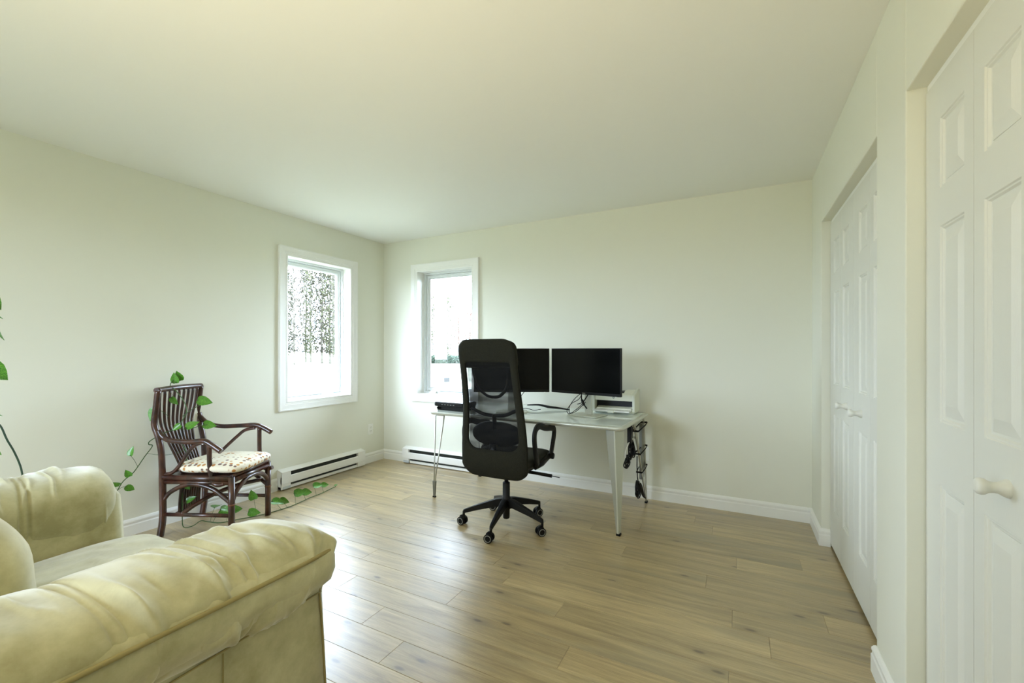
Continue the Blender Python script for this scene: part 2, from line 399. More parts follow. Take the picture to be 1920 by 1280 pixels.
# ------------------------------------------------------------------ windows
def frame_loft(mb, rect, prof, mp):
    a0, a1, z0, z1 = rect; R = []
    for off, out in prof:
        R.append([mp(a0-off, z0-off, out), mp(a1+off, z0-off, out), mp(a1+off, z1+off, out), mp(a0-off, z1+off, out)])
    mb.rings(R, True, False, False, smooth=False); return mb
mapL = lambda a, z, o: (XL+o, a, z)
mapB = lambda a, z, o: (a, YB-o, z)
CAS = [(-.006, -.006), (-.006, .012), (.002, .014), (.012, .012), (.016, .0145), (.024, .0145), (.028, .018), (.062, .020), (.068, .022), (.078, .022), (.079, 0)]
def window(name, rect, mp, hinge_first, label, crank_lo):
    e = sempty(name, label, 'window')
    a0, a1, z0, z1 = rect
    frame_loft(MB(), rect, CAS, mp).build('casing', 'trim', e)
    frame_loft(MB(), rect, [(-.005, .004), (-.005, -.165), (.01, -.165)], mp).build('reveal', 'trim', e)
    # outer vinyl frame with steps, then the sash
    fr_ = [(0.001, -.10), (-.016, -.10), (-.018, -.108), (-.024, -.108), (-.024, -.118), (-.026, -.15)]
    frame_loft(MB(), rect, fr_, mp).build('window_frame', 'vinyl', e)
    r2 = (a0+.026, a1-.026, z0+.026, z1-.026)
    s_ = [(0, -.15), (-.001, -.120), (-.012, -.118), (-.014, -.124), (-.030, -.126), (-.040, -.140), (-.042, -.15)]
    frame_loft(MB(), r2, s_, mp).build('sash', 'vinyl', e)
    q = MB(); g0 = .066
    q.add([mp(a0+g0-.004, z0+g0-.004, -.143), mp(a1-g0+.004, z0+g0-.004, -.143), mp(a1-g0+.004, z1-g0+.004, -.143), mp(a0+g0-.004, z1-g0+.004, -.143)], [(0, 1, 2, 3)])
    q.build('glass_pane', 'glass', e)
    # folding crank on the sill side of the frame
    q = MB(); c = a0+(a1-a0)*crank_lo
    def bx(u0, u1, w0, w1, o0, o1):
        P = [mp(u, w_, o) for o in (o0, o1) for w_ in (w0, w1) for u in (u0, u1)]
        q.add(P, [(0, 1, 3, 2), (4, 6, 7, 5), (0, 4, 5, 1), (2, 3, 7, 6), (0, 2, 6, 4), (1, 5, 7, 3)])
    bx(c-.05, c+.03, z0+.002, z0+.022, -.10, -.075); bx(c-.045, c+.075, z0+.022, z0+.031, -.094, -.082); bx(c+.06, c+.082, z0+.026, z0+.046, -.094, -.078)
    q.build('crank_handle', 'plastic_w', e, bevel=.003)
    q = MB(); lk = a0+.010 if hinge_first else a1-.010   # sash lock lever
    a, b = sorted((lk-.006, lk+.006)); bx(a, b, z0+.16, z0+.26, -.10, -.086)
    q.build('lock_lever', 'plastic_w', e, bevel=.003)
    return e
window('window_1', W1, mapL, False, 'white framed casement window on the left wall, woods behind its glass', .68)
window('added_window_3', W3, mapL, True, 'unseen casement window added for fill light on the left wall beside the photographer', .5)
window('added_window_4', W4, lambda a, z, o: (a, YR+o, z), True, 'unseen window added for fill light in the wall behind the photographer', .5)
window('window_2', W2, mapB, True, 'white framed casement window on the back wall behind the office chair', .22)

# ------------------------------------------------------------------ bifold closet doors
DX = .513
def bifold(name, y_far, y_near, label, knobs, cat='closet door'):
    e = sempty(name, label, cat); W = (y_far-y_near-.006)/4
    q = MB(); q.box(DX+.004, DX+.03, y_near+.002, y_far-.002, 2.019, 2.037); q.build('head_track', 'trim', e)
    for i in range(4):
        ya = y_far-.003-W*i-.0012; yb = y_far-.003-W*(i+1)+.0012     # ya far edge, yb near edge
        wide_far = i in (0, 2)
        pa, pb = (ya-.104, yb+.050) if wide_far else (ya-.050, yb+.104)
        z0, z1 = .022, 2.014; zs = [(.25, .842), (1.022, 1.582), (1.692, 1.892)]
        q = MB(); F = lambda y, z, d=0: (DX+d, y, z)
        def quad(ya_, yb_, za_, zb_): q.add([F(ya_, za_), F(yb_, za_), F(yb_, zb_), F(ya_, zb_)], [(0, 1, 2, 3)])
        quad(ya, pa, z0, z1); quad(pb, yb, z0, z1); zz = z0
        for a, b in zs: quad(pa, pb, zz, a); zz = b
        quad(pa, pb, zz, z1)
        for a, b in zs:
            rr = [(0, 0), (.003, .0035), (.007, .0035), (.011, .008), (.018, .0095)]
            q.rings([[F(pa-o, a+o, d), F(pb+o, a+o, d), F(pb+o, b-o, d), F(pa-o, b-o, d)] for o, d in rr], True, False, True, smooth=False)
        # sides and back
        q.add([F(ya, z0), F(yb, z0), F(yb, z1), F(ya, z1), F(ya, z0, .034), F(yb, z0, .034), F(yb, z1, .034), F(ya, z1, .034)],
              [(0, 4, 5, 1), (1, 5, 6, 2), (2, 6, 7, 3), (3, 7, 4, 0), (4, 7, 6, 5)])
        leaf = q.build('door_leaf', 'door', e)
        for a, b in zs:
            p = MB(); o1, o2 = .0175, .040
            p.rings([[F(pa-o1, a+o1, .0096), F(pb+o1, a+o1, .0096), F(pb+o1, b-o1, .0096), F(pa-o1, b-o1, .0096)],
                     [F(pa-o1, a+o1, .008), F(pb+o1, a+o1, .008), F(pb+o1, b-o1, .008), F(pa-o1, b-o1, .008)],
                     [F(pa-o2, a+o2+.01, .001), F(pb+o2, a+o2+.01, .001), F(pb+o2, b-o2-.01, .001), F(pa-o2, b-o2-.01, .001)]], smooth=False)
            p.build('raised_panel', 'door', leaf)
        if i in knobs:
            p = MB(); c = (DX, (ya+yb)/2, .93)
            p.lathe([(.020, 0), (.020, -.003), (.0175, -.008), (.0125, -.016), (.0115, -.024), (.013, -.032), (.0175, -.038), (.0185, -.043), (.0175, -.049), (.010, -.0525), (.0, -.053)], 24, c, 'x', False)
            p.build('knob', 'door', leaf)
    return e
bifold('door_1', 3.336, 2.100, 'white four-leaf folding closet door at the far end of the right wall', (1, 2))
bifold('door_2', 1.779, .545, 'white four-leaf folding closet door nearest the camera on the right', (1, 2))

# ------------------------------------------------------------------ baseboard heaters and outlets
def heater(loc, rz, Ln, label):
    """local x along the wall, y out of the wall"""
    e = thing('baseboard_heater', label, 'heater', loc, rz, 'electric baseboard heaters')
    MB().box(0, Ln, 0, .012, .01, .17).build('back_plate', 'heater', e)
    MB().prism([(0, .168), (.062, .158), (.068, .158), (.068, .162), (.004, .178), (0, .178)], 0, Ln, 'x').build('top_cover', 'heater', e)
    MB().prism([(.045, .058), (.060, .054), (.064, .058), (.064, .118), (.058, .124), (.045, .116)], .0, Ln, 'x').build('front_panel', 'heater', e, bevel=.001)
    MB().prism([(.012, .008), (.05, .008), (.05, .03), (.044, .032), (.012, .032)], .0, Ln, 'x').build('bottom_rail', 'heater', e)
    MB().box(.098, Ln-.088, .013, .040, .033, .156).build('fins_and_slot_shade', 'heater_fin_shade', e)  # dark block stands for the fins and the shade inside the slots
    for a, b in ((0, .098), (Ln-.088, Ln)):
        MB().prism([(.012, .008), (.058, .008), (.062, .05), (.0655, .13), (.0655, .158), (.012, .168)], a, b, 'x').build('end_cap', 'heater', e, bevel=.0015)
    MB().box(Ln-.088, Ln-.012, .05, .0605, .010, .040).build('cover_plate', 'heater_box', e)
    return e
heater((XL, 3.385, 0), -PI/2, .955, 'long white baseboard heater under the left wall window beside the rattan armchair')
heater((-2.29, YB, 0), PI, .965, 'white baseboard heater on the back wall partly hidden by the office chair')
def outlet(loc, rz, label):
    e = thing('wall_outlet', label, 'outlet', loc, rz, 'duplex wall outlets')
    MB().box(-.036, .036, 0, .006, -.058, .058).build('cover_plate', 'plastic_w', e, bevel=.003)
    for z in (-.02, .02):
        MB().prism([(x, y+z) for x, y in rrect(-.017, .017, -.014, .014, .008, 3)], .006, .0085, 'y').build('socket', 'plastic_w', e)
        q = MB(); q.box(-.008, -.0055, .0082, .0092, z-.001, z+.009); q.box(.0055, .008, .0082, .0092, z-.001, z+.008); q.lathe([(.0028, .0082), (.0028, .0092)], 8, (0, 0, z-.007), 'y')
        q.build('slot', 'socket', e)
    return e
outlet((XL, 3.52, .363), -PI/2, 'white duplex outlet on the left wall above the heater near the corner')
outlet((-.69, YB, .368), PI, 'white duplex outlet on the back wall just right of the desk leg')

# ------------------------------------------------------------------ desk
DZ = .725; DR = math.radians(-1.65); DW, DD = 1.62, .80
desk = thing('office_desk', 'long white glass-topped desk with silver rim and thin splayed metal legs', 'desk', (-.655, 2.82, 0), DR)
q = MB()
rim = []
for o, z in ((.0, -.022), (.012, -.014), (.016, -.004), (.012, .002), (.0, .004), (-.018, .004), (-.022, .0)):
    rim.append([(x, y, DZ+z-.004) for x, y in rrect(-DW+.016-o, -.016+o, .016-o, DD-.016+o, .03+max(o, -.01), 5)])
q.rings(rim, True, True, False); q.build('rim', 'silver', desk)
MB().prism(rrect(-DW+.036, -.036, .036, DD-.036, .02, 5), DZ-.012, DZ-.001).build('glass_top', 'glasstop', desk)
MB().box(-DW+.10, -.10, .09, DD-.09, DZ-.040, DZ-.026).build('under_frame', 'silver', desk, bevel=.003)
def plate(mb, a0, a1, b0, b1, th):
    """thin tapered bar: top edge a0-a1, bottom edge b0-b1, thickness vector th"""
    t = Vector(th); P = [Vector(p) for p in (b0, b1, a1, a0)]
    mb.rings([P, [p+t for p in P]], smooth=False)
# front right: two tapered flats meeting in a ridge, left one coloured darker as shaded
q = MB(); zt = DZ-.026
plate(q, (-.135, .05, zt), (-.068, .03, zt), (-.062, .052, .012), (-.046, .050, .012), (0, .010, 0))
q.build('leg', 'silver_shaded', desk, bevel=.002)
q = MB(); plate(q, (-.066, .03, zt), (-.052, .22, zt), (-.046, .050, .012), (-.040, .085, .012), (-.010, 0, 0)); q.build('leg', 'silver', desk, bevel=.002)
MB().box(-.064, -.036, .048, .082, 0, .014).build('foot_pad', 'black_matte', desk, bevel=.002)
# front left: hairpin of two thin rods with a solid foot
def hairpin(cx, cy, p, r_, top_l, top_r, fw, mname='chrome'):
    q = MB(); q.tube([top_l, (cx-.004, cy, .17), (cx-.008, cy, .10)], .0055*r_, 8); q.tube([top_r, (cx+.012, cy, .17), (cx+.006, cy, .10)], .0055*r_, 8)
    q.tube([top_l, top_r], .006*r_, 8); q.build('leg', mname, desk)
    q = MB(); q.rings([[(cx-.010, cy-.006, .004), (cx+.010, cy-.006, .004), (cx+.010, cy+.006, .004), (cx-.010, cy+.006, .004)], [(cx-.016, cy-.007, .135), (cx+.018, cy-.007, .135), (cx+.018, cy+.007, .135), (cx-.016, cy+.007, .135)]], smooth=False)
    q.build('foot_plate', 'silver_dark', desk, bevel=.002); MB().box(cx-.013, cx+.013, cy-.009, cy+.009, 0, .008).build('foot_pad', 'black_matte', desk)
hairpin(-DW+.015, .065, 0, 1, (-DW+.025, .07, zt-.01), (-DW+.115, .07, zt-.01), .03)
hairpin(-DW+.02, DD-.05, 0, 1, (-DW+.03, DD-.10, zt-.01), (-DW+.12, DD-.10, zt-.01), .03)
# back right: V of two flat bars
for y0_, y1_ in ((.42, .47), (.74, .78)):
    q = MB(); plate(q, (-.045, y0_, zt), (-.045, y1_, zt), (-.028, .775, .012), (-.028, .805, .012), (.008, 0, 0)); q.build('leg', 'chrome', desk, bevel=.0015)
MB().box(-.034, -.016, .77, .81, 0, .014).build('foot_pad', 'black_matte', desk)

def dpt(x, y, z=DZ):   # desk local -> world
    c, s_ = math.cos(DR), math.sin(DR); return (-.655+c*x-s_*y, 2.82+s_*x+c*y, z)

# ------------------------------------------------------------------ monitors
def monitor(loc, rz, label, cables):
    """origin on the desk under the screen centre; local -y faces the user"""
    e = thing('computer_monitor', label, 'monitor', loc, rz, 'desktop monitors')
    W, H, z0 = .612, .353, .165
    MB().box(-W/2, W/2, .012, .026, z0, z0+H).build('back_shell', 'black', e, bevel=.003)
    MB().box(-W/2, W/2, 0, .012, z0, z0+H).build('bezel', 'black', e, bevel=.0015)
    MB().box(-W/2+.006, W/2-.006, -.0012, 0, z0+.021, z0+H-.006).build('screen', 'black_gloss', e)
    q = MB(); q.box(-.15, .15, .026, .05, z0+.08, z0+.27); q.build('rear_housing', 'black', e, bevel=.01)
    MB().box(-.032, .032, .058, .075, .006, .26).build('stand_neck', 'silver', e, bevel=.004)
    MB().box(-.04, .04, .048, .062, .20, .30).build('hinge_plate', 'silver_dark', e, bevel=.004)
    MB().box(-.125, .125, -.045, .135, 0, .009).build('stand_base', 'silver', e, bevel=.003)
    MB().box(W/2-.045, W/2-.030, -.001, .006, z0-.004, z0+.001).build('power_light', 'plastic_w', e, bevel=.001)
    text('DELL', .013, (0, -.0016, z0+.005), e, 'silver')
    return e
mon_r = monitor((-1.045, 3.20, DZ), math.radians(-13.9), 'black widescreen monitor on silver stand beside the printer, fully in view', 1)
mon_l = monitor((-1.625, 3.115, DZ), math.radians(27.0), 'black widescreen monitor on silver stand, half hidden behind the office chair', 0)
def cable(name, pts, r, label, grp='cables on the desk', m_='cable', sp=6):
    return tag(MB().tube(pts, r, 6, spline=sp).build(name, m_), label, 'cable', grp)
def mr(x, y, z):
    a = math.radians(-13.9); return (-1.045+x*math.cos(a)-y*math.sin(a), 3.20+x*math.sin(a)+y*math.cos(a), DZ+z)
q = MB()
q.tube([mr(-.02, .03, .20), mr(-.04, -.005, .13), mr(-.10, -.02, .09), mr(-.135, -.03, .035), mr(-.11, -.035, .012), mr(-.05, -.03, .05), mr(-.005, -.01, .10), mr(.03, .02, .17)], .0028, 6, spline=6)
q.tube([mr(-.015, .03, .19), mr(-.07, -.01, .135), mr(-.11, -.03, .07), mr(-.11, -.03, .02), mr(-.06, -.03, .03), mr(-.01, -.01, .08), mr(.015, .0, .11)], .0026, 6, spline=6)
q.tube([mr(-.035, .02, .175), mr(-.02, .0, .12), mr(.012, -.012, .085), mr(.03, -.005, .06)], .005, 6, spline=5)
q.tube([mr(.03, .02, .18), mr(.0, -.005, .115), mr(-.03, -.015, .095), mr(-.05, -.015, .09)], .003, 6, spline=5)
q.tube([mr(-.01, -.012, .125), mr(.01, -.016, .085)], .010, 8)
tag(q.build('monitor_cable', 'cable'), 'black monitor cables coiled and tied in front of the right stand neck', 'cable', 'cables on the desk')
z_ = DZ+.008
tag(MB().tube([(-1.62, 3.40, DZ+.03), (-1.52, 3.42, DZ+.035), (-1.44, 3.43, DZ+.022), (-1.36, 3.44, DZ+.016), (-1.25, 3.45, DZ+.006)], [.005, .008, .011, .009, .004], 8, spline=5).build('cable_bundle', 'cable'),
    'thick black bundled cable lying along the desk behind the two monitors', 'cable', 'cables on the desk')
cable('thin_cable', [(-1.66, 3.28, DZ+.012), (-1.55, 3.25, DZ+.022), (-1.49, 3.25, DZ+.012), (-1.44, 3.28, DZ+.018)], .0025, 'thin black cable with small plug beside the left monitor base')
cable('signal_cable', [(-1.60, 3.19, DZ+.10), (-1.56, 3.17, DZ+.14), (-1.52, 3.18, DZ+.19)], .003, 'short black cable rising to the underside of the left monitor')

# ------------------------------------------------------------------ printer
pr = thing('laser_printer', 'small cream laser printer with open paper tray at the right end of the desk', 'printer', (-.715, 3.455, DZ), math.radians(-1))
# local: x from -.335 to 0, y 0..0.16+ depth
PWd, PD = .345, .17
prof = [(0, .012), (0, .148), (.012, .158), (.06, .164), (.10, .185), (.155, .192), (PD, .185), (PD, .012)]
for a, b in ((-.022, 0), (-PWd, -PWd+.022)): MB().prism(prof, a, b, 'x').build('side_panel', 'printer_side', pr, bevel=.005)
q = MB(); q.prism([(.004, .100), (.004, .146), (.014, .156), (.05, .160), (.05, .10)], -PWd+.022, -.022, 'x'); q.build('front_cover', 'printer', pr, bevel=.004)
MB().prism([(.05, .14), (.05, .158), (.09, .176), (PD, .180), (PD, .14)], -.10, -.022, 'x').build('top_cover', 'printer', pr, bevel=.004)
MB().prism([(.05, .14), (.05, .158), (.09, .172), (PD, .176), (PD, .14)], -PWd+.022, -.23, 'x').build('top_cover', 'printer', pr, bevel=.004)
MB().prism([(.05, .12), (.05, .145), (.12, .165), (PD, .17), (PD, .12)], -.23, -.10, 'x').build('output_slot', 'black', pr)
MB().box(-PWd+.022, -.022, .06, PD-.01, .012, .14).build('feed_opening', 'black', pr)
MB().box(-PWd+.012, -.012, .02, PD, 0, .030).build('base', 'printer_side', pr, bevel=.003)
MB().rings([[(-PWd+.035, .005, .028), (-.03, .005, .028), (-.03, .06, .045), (-PWd+.035, .06, .045)], [(-PWd+.035, .005, .040), (-.03, .005, .040), (-.03, .06, .052), (-PWd+.035, .06, .052)]], smooth=False).build('paper_tray', 'printer', pr, bevel=.002)
MB().box(-PWd+.02, -.03, -.065, .01, .018, .027).build('tray_flap', 'plastic_w', pr, bevel=.002)
MB().box(-.20, -.15, -.070, -.055, .010, .030).build('tray_tab', 'printer_side', pr, bevel=.003)
q = MB(); q.lathe([(.0085, .0035), (.0085, .002)], 16, (-.17, 0, .125), 'y'); q.build('logo_badge', 'silver_dark', pr)
text('hp', .011, (-.17, .0015, .1225), pr, 'plastic_w')

# ------------------------------------------------------------------ black modem box
rt = thing('modem_box', 'flat black two-tier modem box on the left end of the desk', 'modem', dpt(-1.642, .10), math.radians(-3))
MB().prism(rrect(0, .31, 0, .20, .02, 4), .032, .066).build('upper_shell', 'black', rt, bevel=.008, seg=3)
MB().box(.03, .30, .012, .19, .0, .034).build('lower_shell', 'black', rt, bevel=.004)
MB().box(.012, .298, .01, .19, .066, .069).build('lid', 'silver_dark', rt, bevel=.001)
for k in range(5): MB().box(.085+k*.03, .100+k*.03, -.0012, .002, .047, .051).build('indicator', 'grey_ring', rt)
MB().box(.03, .07, .008, .014, .010, .024).build('display_panel', 'black_gloss', rt)

# ------------------------------------------------------------------ power strip and cables strapped to the back right desk leg
ps = thing('power_strip', 'grey metal power strip held upright by black straps on the back right desk leg', 'power strip', dpt(-.040, .70, .22), 0)
MB().box(-.012, .012, -.045, .035, .0, .43).build('housing', 'silver_dark', ps, bevel=.003)
for k in range(5): MB().box(-.014, -.011, -.012, .004, .06+k*.075, .085+k*.075).build('slot', 'plastic_w', ps)
for z in (.08, .235, .42):
    q = MB(); q.tube([(-.022, -.07-.18*(z/.43), z-.01), (-.024, 0, z), (-.018, .085, z+.008), (.026, .085, z+.008), (.028, 0, z), (.022, -.07-.18*(z/.43), z-.01)], .007, 6, closed=True, flat=(1.0, .35))
    q.build('strap', 'black_matte', ps)
tag(MB().box(-.015, .015, -.025, .025, -.06, .06).build('charger_brick', 'black', None, bevel=.006, loc=dpt(-.06, .40, .61)), 'black charger brick hanging under the right end of the desk', 'charger')
def coil(name, c, r, turns, label, sx=1, tilt=.3, seedn=1, drop=None):
    rn = random.Random(seedn); P = []
    for k in range(turns*10):
        a = 2*PI*k/10; rr = r*(1+rn.uniform(-.16, .16))
        P.append((c[0]+rn.uniform(-.008, .008)+.004*(k/10), c[1]+rr*sx*math.cos(a), c[2]+rr*math.sin(a)+tilt*rr*math.cos(a)))
    if drop: P += drop
    q = MB(); q.tube(P, .0046, 6, spline=2)
    q.tube([(c[0]-.01, c[1]+r*sx-.012, c[2]-.02), (c[0]+.012, c[1]+r*sx-.012, c[2]+.02)], .008, 6)
    return tag(q.build(name, 'cable'), label, 'cable', 'cables by the right desk leg')
coil('cable_coil', dpt(-.060, .42, .50), .060, 4, 'black cable coil hanging highest beside the right desk leg', .8, .2, 4, [dpt(-.055, .45, .56), dpt(-.05, .44, .66)])
coil('cable_coil', dpt(-.060, .30, .435), .038, 3, 'black cable coil sticking out left of the leg below the white plug', 1.5, .25, 5, [dpt(-.05, .52, .455), dpt(-.04, .66, .47)])
coil('cable_coil', dpt(-.050, .56, .17), .062, 4, 'black cable coil hanging lowest near the foot of the desk leg', .7, -.2, 6, [dpt(-.045, .57, .26), dpt(-.045, .56, .42)])
rn = random.Random(11)
for k in range(6):
    q = MB()
    x = -.05+rn.uniform(-.015, .01)
    q.tube([dpt(x, .42+rn.uniform(-.03, .05), .68), dpt(x-.01, .42+rn.uniform(-.03, .06), .60), dpt(x, .46+rn.uniform(-.06, .06), .53), dpt(x, .50+rn.uniform(-.06, .05), .46)], .0042, 6, spline=5)
    tag(q.build('loose_cable', 'cable'), 'loose black cable hanging among others under the right end of the desk', 'cable', 'loose cables under the right end of the desk')
q = MB()
for k in range(4):
    q.tube([dpt(-.035, .62, .20), dpt(-.04, .66+k*.012, .13+k*.01), dpt(-.035, .72+k*.01, .07), dpt(-.025, .76, .045+k*.004)], .005, 6, spline=5)
tag(q.build('cable_bundle', 'cable'), 'thick run of black cables ending at the foot of the back right desk leg', 'cable', 'cables by the right desk leg')
q = MB(); q.tube([dpt(-.06, .30, .44), dpt(-.06, .27, .50), dpt(-.06, .34, .545), dpt(-.055, .42, .57), dpt(-.05, .52, .57)], .0035, 6, spline=5)
q.tube([dpt(-.06, .42, .57), dpt(-.055, .50, .572)], .011, 8)
tag(q.build('white_plug_cable', 'plastic_w'), 'thin white cable with a white plug among the black cables', 'cable')

# ------------------------------------------------------------------ office chair
oc = thing('office_chair', 'tall black mesh-back office chair on casters in front of the desk', 'chair', (-1.45, 2.70, 0), math.radians(0))
def by(z):   # backrest depth profile
    P = [(.36, -.150), (.45, -.185), (.6, -.190), (.75, -.195), (.9, -.215), (1.05, -.245), (1.2, -.275), (1.32, -.305)]
    for (a, p), (b, q_) in zip(P, P[1:]):
        if z <= b: t = max(0, (z-a)/(b-a)); return p+(q_-p)*t
    return P[-1][1]
def hw(z):
    P = [(.3, .232), (.42, .250), (.6, .248), (.72, .238), (.9, .222), (1.07, .214), (1.4, .214)]
    for (a, p), (b, q_) in zip(P, P[1:]):
        if z <= b: t = (z-a)/(b-a); return p+(q_-p)*t
    return .214
def bcurve(x, z, off=0):   # slight wrap: edges lean forward
    return (x, by(z)+off+.35*x*x, z)
def loop(z0, z1, wf, rt_, rb, n=10):
    P = []
    W = lambda z: hw(z)*wf
    for cx, cz, a0, r in ((1, z1, 0, rt_), (-1, z1, 90, rt_), (-1, z0, 180, rb), (1, z0, 270, rb)):
        for k in range(n+1):
            a = math.radians(a0+90*k/n); cz_ = cz-r if cz == z1 else cz+r
            z = cz_+r*math.sin(a); x = cx*(W(z)-r)+r*math.cos(a); P.append((x, z))
        # straight side subdivisions
        nxt = {0: None, 90: (z1-rt_, z0+rb, -1), 180: None, 270: (z0+rb, z1-rt_, 1)}[a0]
        if nxt:
            for k in range(1, 12):
                z = nxt[0]+(nxt[1]-nxt[0])*k/12; P.append((nxt[2]*W(z), z))
        else:
            xs = (1, -1) if a0 == 0 else (-1, 1)
            # straight runs along top/bottom
            zz = z1 if a0 == 0 else z0; rr_ = rt_ if a0 == 0 else rb
            for k in range(1, 8):
                t = k/8; x = xs[0]*(W(zz)-rr_)*(1-t)+xs[1]*(W(zz)-rr_)*t; P.append((x, zz))
    return P
outer = loop(.372, 1.300, 1.0, .085, .09)
inner = loop(.565, 1.150, .80, .02, .075)
def ringmesh(A, B, offs, n=8):
    mb = MB(); R = []
    for k in range(n+1):
        t = k/n; th = .010*math.sin(PI*t) if 0 < t < 1 else 0
        R.append([bcurve(a[0]*(1-t)+b[0]*t, a[1]*(1-t)+b[1]*t, offs-th) for a, b in zip(A, B)])
    for k in range(n, -1, -1):
        t = k/n; th = .010*math.sin(PI*t) if 0 < t < 1 else 0
        R.append([bcurve(a[0]*(1-t)+b[0]*t, a[1]*(1-t)+b[1]*t, offs+.018+th) for a, b in zip(A, B)])
    mb.rings(R, True, False, False, True, True); return mb
ringmesh(outer, inner, -.018).build('backrest', 'fabric', oc)
def sheet(z0, z1, wf, off, bulge=0, nx=16, nz=24):
    mb = MB(); vs = []; fs = []
    for i in range(nz+1):
        z = z0+(z1-z0)*i/nz
        for j in range(nx+1):
            s_ = -1+2*j/nx; x = s_*hw(z)*wf; p = bcurve(x, z, off+bulge*(1-s_*s_)*math.sin(PI*i/nz)); vs.append(p)
    for i in range(nz):
        for j in range(nx):
            a = i*(nx+1)+j; fs.append((a, a+1, a+nx+2, a+nx+1))
    return mb.add(vs, fs, True)
sheet(.555, 1.16, .81, -.012).build('rear_mesh', 'mesh', oc)
sheet(.555, 1.16, .81, .012, .03).build('front_mesh', 'mesh', oc)
# headrest cushion on the front side
q = MB(); R = []
for t, o in ((0, .0), (.25, .035), (.6, .05), (.9, .05), (1, .035)):
    sc = 1-.06*t*t
    R.append([bcurve(x*sc, 1.205+(z-1.205)*sc, o) for x, z in loop(1.11, 1.290, .93, .05, .03)])
q.rings(R); q.build('headrest', 'fabric', oc)
# lumbar pad and inner plastic bows, seen through the mesh
pillow(0, -.135, .660, .192, .028, .086, 2.8, 2.2, 32, 12).build('lumbar_support', 'black', oc)
q = MB()
for sgn in (-1, 1):
    q.tube([(sgn*.135, by(1.15)+.03, 1.15), (sgn*.13, by(1.06)+.03, 1.06), (sgn*.11, by(.98)+.03, .98), (sgn*.05, by(.925)+.035, .925), (0, by(.915)+.035, .915)], .009, 8, spline=5, flat=(1.2, .5))
    q.tube([(sgn*.18, by(.84)+.02, .84), (sgn*.09, by(.80)+.025, .80), (0, by(.79)+.025, .79)], .008, 8, spline=5, flat=(1.5, .6))
q.tube([(.0, by(.80)+.03, .80), (0, by(.7)+.03, .70)], .022, 8, flat=(.5, 1))
q.build('back_bow', 'black', oc)
def seatd(p, n_):
    y = p.y; p.z += .012*max(0, (abs(p.x)/.25))**2*(1 if n_.z > 0 else 0)-.03*max(0, (y-.2)/.1)**2
    return p
pillow(0, .065, .468, .252, .238, .046, 5, 3, 48, 16, seatd).build('seat', 'leather', oc)
MB().prism(rrect(-.20, .20, -.18, .22, .05, 4), .405, .435).build('seat_pan', 'black', oc, bevel=.006)
MB().box(-.09, .09, -.12, .10, .375, .408).build('tilt_mechanism', 'black', oc, bevel=.008)
MB().tube([(0, -.10, .40), (0, -.17, .42), (0, -.195, .50), (0, -.185, .60)], .03, 10, spline=4, flat=(.45, 1)).build('back_bracket', 'black', oc)
for sgn in (-1, 1):
    X = sgn*.272
    q = MB(); P = [(X, -.07, .47), (X, -.105, .57), (X, -.120, .655), (X, -.100, .705), (X, -.04, .722), (X, .06, .694), (X, .17, .678), (X, .218, .660), (X, .220, .62), (X, .195, .56), (X, .160, .485)]
    q.tube(P, .0105, spline=5, flat=(1.0, 2.0, 1)); q.build('armrest', 'black', oc)
    q = MB(); q.tube([(X-sgn*.01, -.085, .458), (X-sgn*.01, .03, .455), (X-sgn*.01, .16, .482)], .016, 10, flat=(1.3, .9)); q.build('arm_bracket', 'black', oc)
    MB().lathe([(.0, -.022), (.020, -.022), (.022, -.018), (.022, .018), (.020, .022), (0, .022)], 16, (X, .160, .482), 'x', False).build('pivot_cap', 'black', oc)
q = MB(); q.tube([(.08, -.02, .398), (.22, -.01, .396), (.345, 0, .388)], [.009, .011, .012], 10); q.tube([(.345, 0, .388), (.40, .004, .384)], .003, 6); q.build('tilt_lever', 'black', oc)
MB().lathe([(.0, .385), (.014, .385), (.014, .29), (0, .29)], 16).build('gas_piston', 'black', oc)
MB().lathe([(.0, .30), (.025, .30), (.026, .295), (.026, .20), (.036, .19), (.038, .12), (.025, .11), (.024, .052), (.020, .046), (0, .046)], 20).build('column', 'black', oc)
